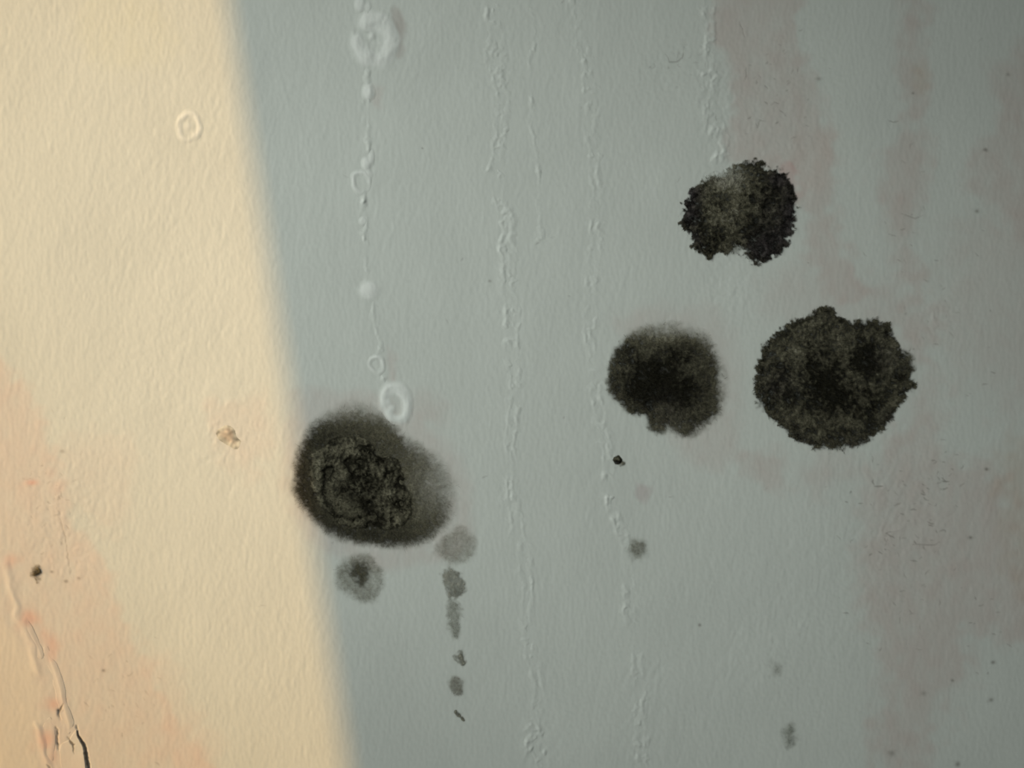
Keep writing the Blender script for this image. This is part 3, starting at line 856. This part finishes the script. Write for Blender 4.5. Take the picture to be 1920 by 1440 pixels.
bump('paired salt crumbs at the very top edge on the left drip trail', [(675, 8, 9, 14, .3), (690, 14, 6, 10, .2)])

def trail_fn(line, w, gap, H, seed, rough=1.0, floor=-.012, skip=()):
    nz = np.random.default_rng(seed).standard_normal(400)
    def fn(px, py):
        d, s, run = dline(line, px + 2.0 * samp(N_EDGE, px, py) + 2.0 * samp(N_MID, px, py), py)
        u = run / 14.0
        i = np.clip(u.astype(int), 0, 398)
        k = nz[i] * (1 - (u - i)) + nz[i + 1] * (u - i)
        amp = np.clip(.7 + .4 * k, .15, 1.6)
        for sx, sy, sr in skip:
            amp = amp * sstep(.8, 1.15, np.hypot(px - sx, py - sy) / sr)
        p = np.exp(-((s - gap) / w) ** 2) * (1 + .3 * k) + (np.exp(-((s + gap) / w) ** 2) * (1 - .35 * k) if gap else 0)
        crumbs = np.clip(samp(N_ROUND, px, py) * .6 + samp(N_EDGE, px, py) * .5 + .15, 0, 2)
        band = np.exp(-(s / (gap + w * 1.6)) ** 2)
        h = H * amp * (.55 * p * np.clip(1 + .5 * rough * samp(N_EDGE, px, py), .1, 2) + rough * .5 * band * crumbs) + floor
        return h, h > floor + .004
    return fn
TRAIL = 'dried drip trails'
def trail(label, line, w, gap, H, seed, rough=1.0, skip=()):
    m = gap + 4 * w + 8
    bb = (min(a for a, _ in line) - m, min(b for _, b in line) - 4, max(a for a, _ in line) + m, max(b for _, b in line) + 4)
    mid = line[len(line) // 2]
    return patch_thing('drip_trail', label, 'drip', bb, 1.4, trail_fn(line, w, gap, H, seed, rough, skip=skip), mid, TRAIL, af=salt_attr((.695, .73, .685), .25))
trail('leftmost drip trail, thin, strung with white salt rings and lumps',
      [(688, -40), (690, 20), (696, 60), (690, 130), (690, 180), (688, 230), (692, 290), (690, 320), (682, 350), (680, 375), (682, 415), (686, 440), (688, 500), (692, 545),
       (700, 585), (708, 625), (716, 655), (712, 690), (726, 718), (740, 745)], 4.5, 0, .21, 1, .8, [(703, 75, 40), (690, 172, 12), (692, 545, 16), (742, 757, 30), (707, 683, 12), (676, 342, 16)])
trail('long double-edged drip trail down the middle of the wall, plain paint from top to bottom',
      [(915, -40), (922, 40), (930, 120), (942, 190), (938, 250), (930, 310), (926, 350), (942, 385), (955, 425), (955, 480), (951, 530), (957, 590), (961, 650), (960, 700),
       (966, 750), (957, 820), (952, 880), (962, 950), (984, 1050), (990, 1110), (986, 1180), (998, 1240), (1012, 1285), (1006, 1340), (1004, 1400), (1028, 1480)], 4.5, 9, .19, 2, 1.0)
trail('short faint drip trail close to the right of the long double-edged one',
      [(998, -40), (1003, 50), (992, 140), (1000, 230), (1008, 310), (1014, 400), (1012, 460)], 4, 0, .11, 3)
trail('rough drip trail passing left of the middle-sized colony and the black bead',
      [(1088, -40), (1082, 50), (1104, 130), (1108, 225), (1114, 300), (1122, 370), (1118, 440), (1112, 520), (1106, 620), (1116, 720), (1130, 800), (1142, 870), (1150, 945),
       (1166, 1000), (1178, 1060), (1184, 1140), (1196, 1220), (1198, 1280), (1202, 1350), (1206, 1480)], 4.5, 8, .14, 4, 1.2)
trail('crusty scaly drip edge beside the pink stain above the kidney-shaped patch',
      [(1322, -40), (1332, 60), (1330, 140), (1344, 190), (1326, 215), (1348, 250), (1350, 300), (1356, 340)], 6, 7, .17, 5, 1.3)

# ------------------------------------------------------------------ lifted paint flakes in the lower left corner
def flake(label, poly, high_edge, H, seed, soft=0):
    """a loose scale of paint: lies on the wall along one side, stands off along the polyline high_edge, with a real edge"""
    p = smooth_poly(poly, 4)
    xs = [a for a, _ in p]; ys = [b for _, b in p]
    def lift(px, py):
        d, s, r = dline(high_edge, px, py)
        k = sstep(-1, soft, sdpoly(p, px, py)) if soft else 1
        return (.008 if soft else .06) + k * H * np.exp(-(d / 16.0) ** 2) * (1 + .15 * samp(N_MID, px, py)) + .02 * samp(N_EDGE, px, py)
    step = 1.1
    gx_ = np.arange(min(xs) - 3, max(xs) + 3, step); gy_ = np.arange(min(ys) - 3, max(ys) + 3, step)
    PX, PY = np.meshgrid(gx_, gy_)
    sd = sdpoly(p, PX, PY) + .8 * samp(N_EDGE, PX, PY)
    f = grid_faces(len(gy_), len(gx_))
    f = f[(sd.ravel()[f] > 0).all(axis=1)]
    used, inv = np.unique(f, return_inverse=True); f = inv.reshape(f.shape)
    px, py = PX.ravel()[used], PY.ravel()[used]
    x, z = to_wall(px, py)
    y = -(wall_h(px, py) * .4 + lift(px, py)) * 1e-3
    b = np.stack([samp(PAINT[..., c], px, py) for c in range(3)], -1)
    c0 = to_wall(sum(xs) / len(xs), sum(ys) / len(ys))
    o = mesh_obj('paint_flake', np.stack([x, y, z], 1), f, MAT_SALT, None, {'paint': ('FLOAT_COLOR', b)}, origin=(float(c0[0]), 0, float(c0[1])))
    md_ = o.modifiers.new('thickness', 'SOLIDIFY'); md_.thickness = 0.00008; md_.offset = -1
    tag(o, label, 'paint flake', 'lifting paint flakes in the corner')
    return o
flake('upper paint flake curling off the pink corner, its edge toward the mould', [(32, 1148), (50, 1152), (66, 1185), (80, 1215), (82, 1232), (72, 1232), (56, 1200), (38, 1175)],
      [(60, 1165), (72, 1195), (82, 1222)], .16, 1, 9)
flake('long paint flake with pale raised edge above the black crack', [(84, 1206), (98, 1226), (110, 1252), (122, 1285), (128, 1318), (140, 1356), (128, 1376), (116, 1350), (104, 1300), (92, 1256), (82, 1226)],
      [(112, 1235), (124, 1270), (131, 1310), (143, 1352)], .55, 2, 14)
flake('lowest paint flake bounded by the black crack at the bottom edge', [(130, 1386), (143, 1366), (148, 1386), (158, 1410), (162, 1440), (165, 1475), (118, 1475), (112, 1425), (114, 1395)],
      [(148, 1372), (158, 1402), (164, 1440)], .24, 3)
flake('small pink paint flake left of the branching crack', [(84, 1352), (98, 1346), (104, 1372), (104, 1402), (100, 1430), (84, 1420), (74, 1390)],
      [(105, 1360), (106, 1395), (102, 1420)], .10, 4, 8)
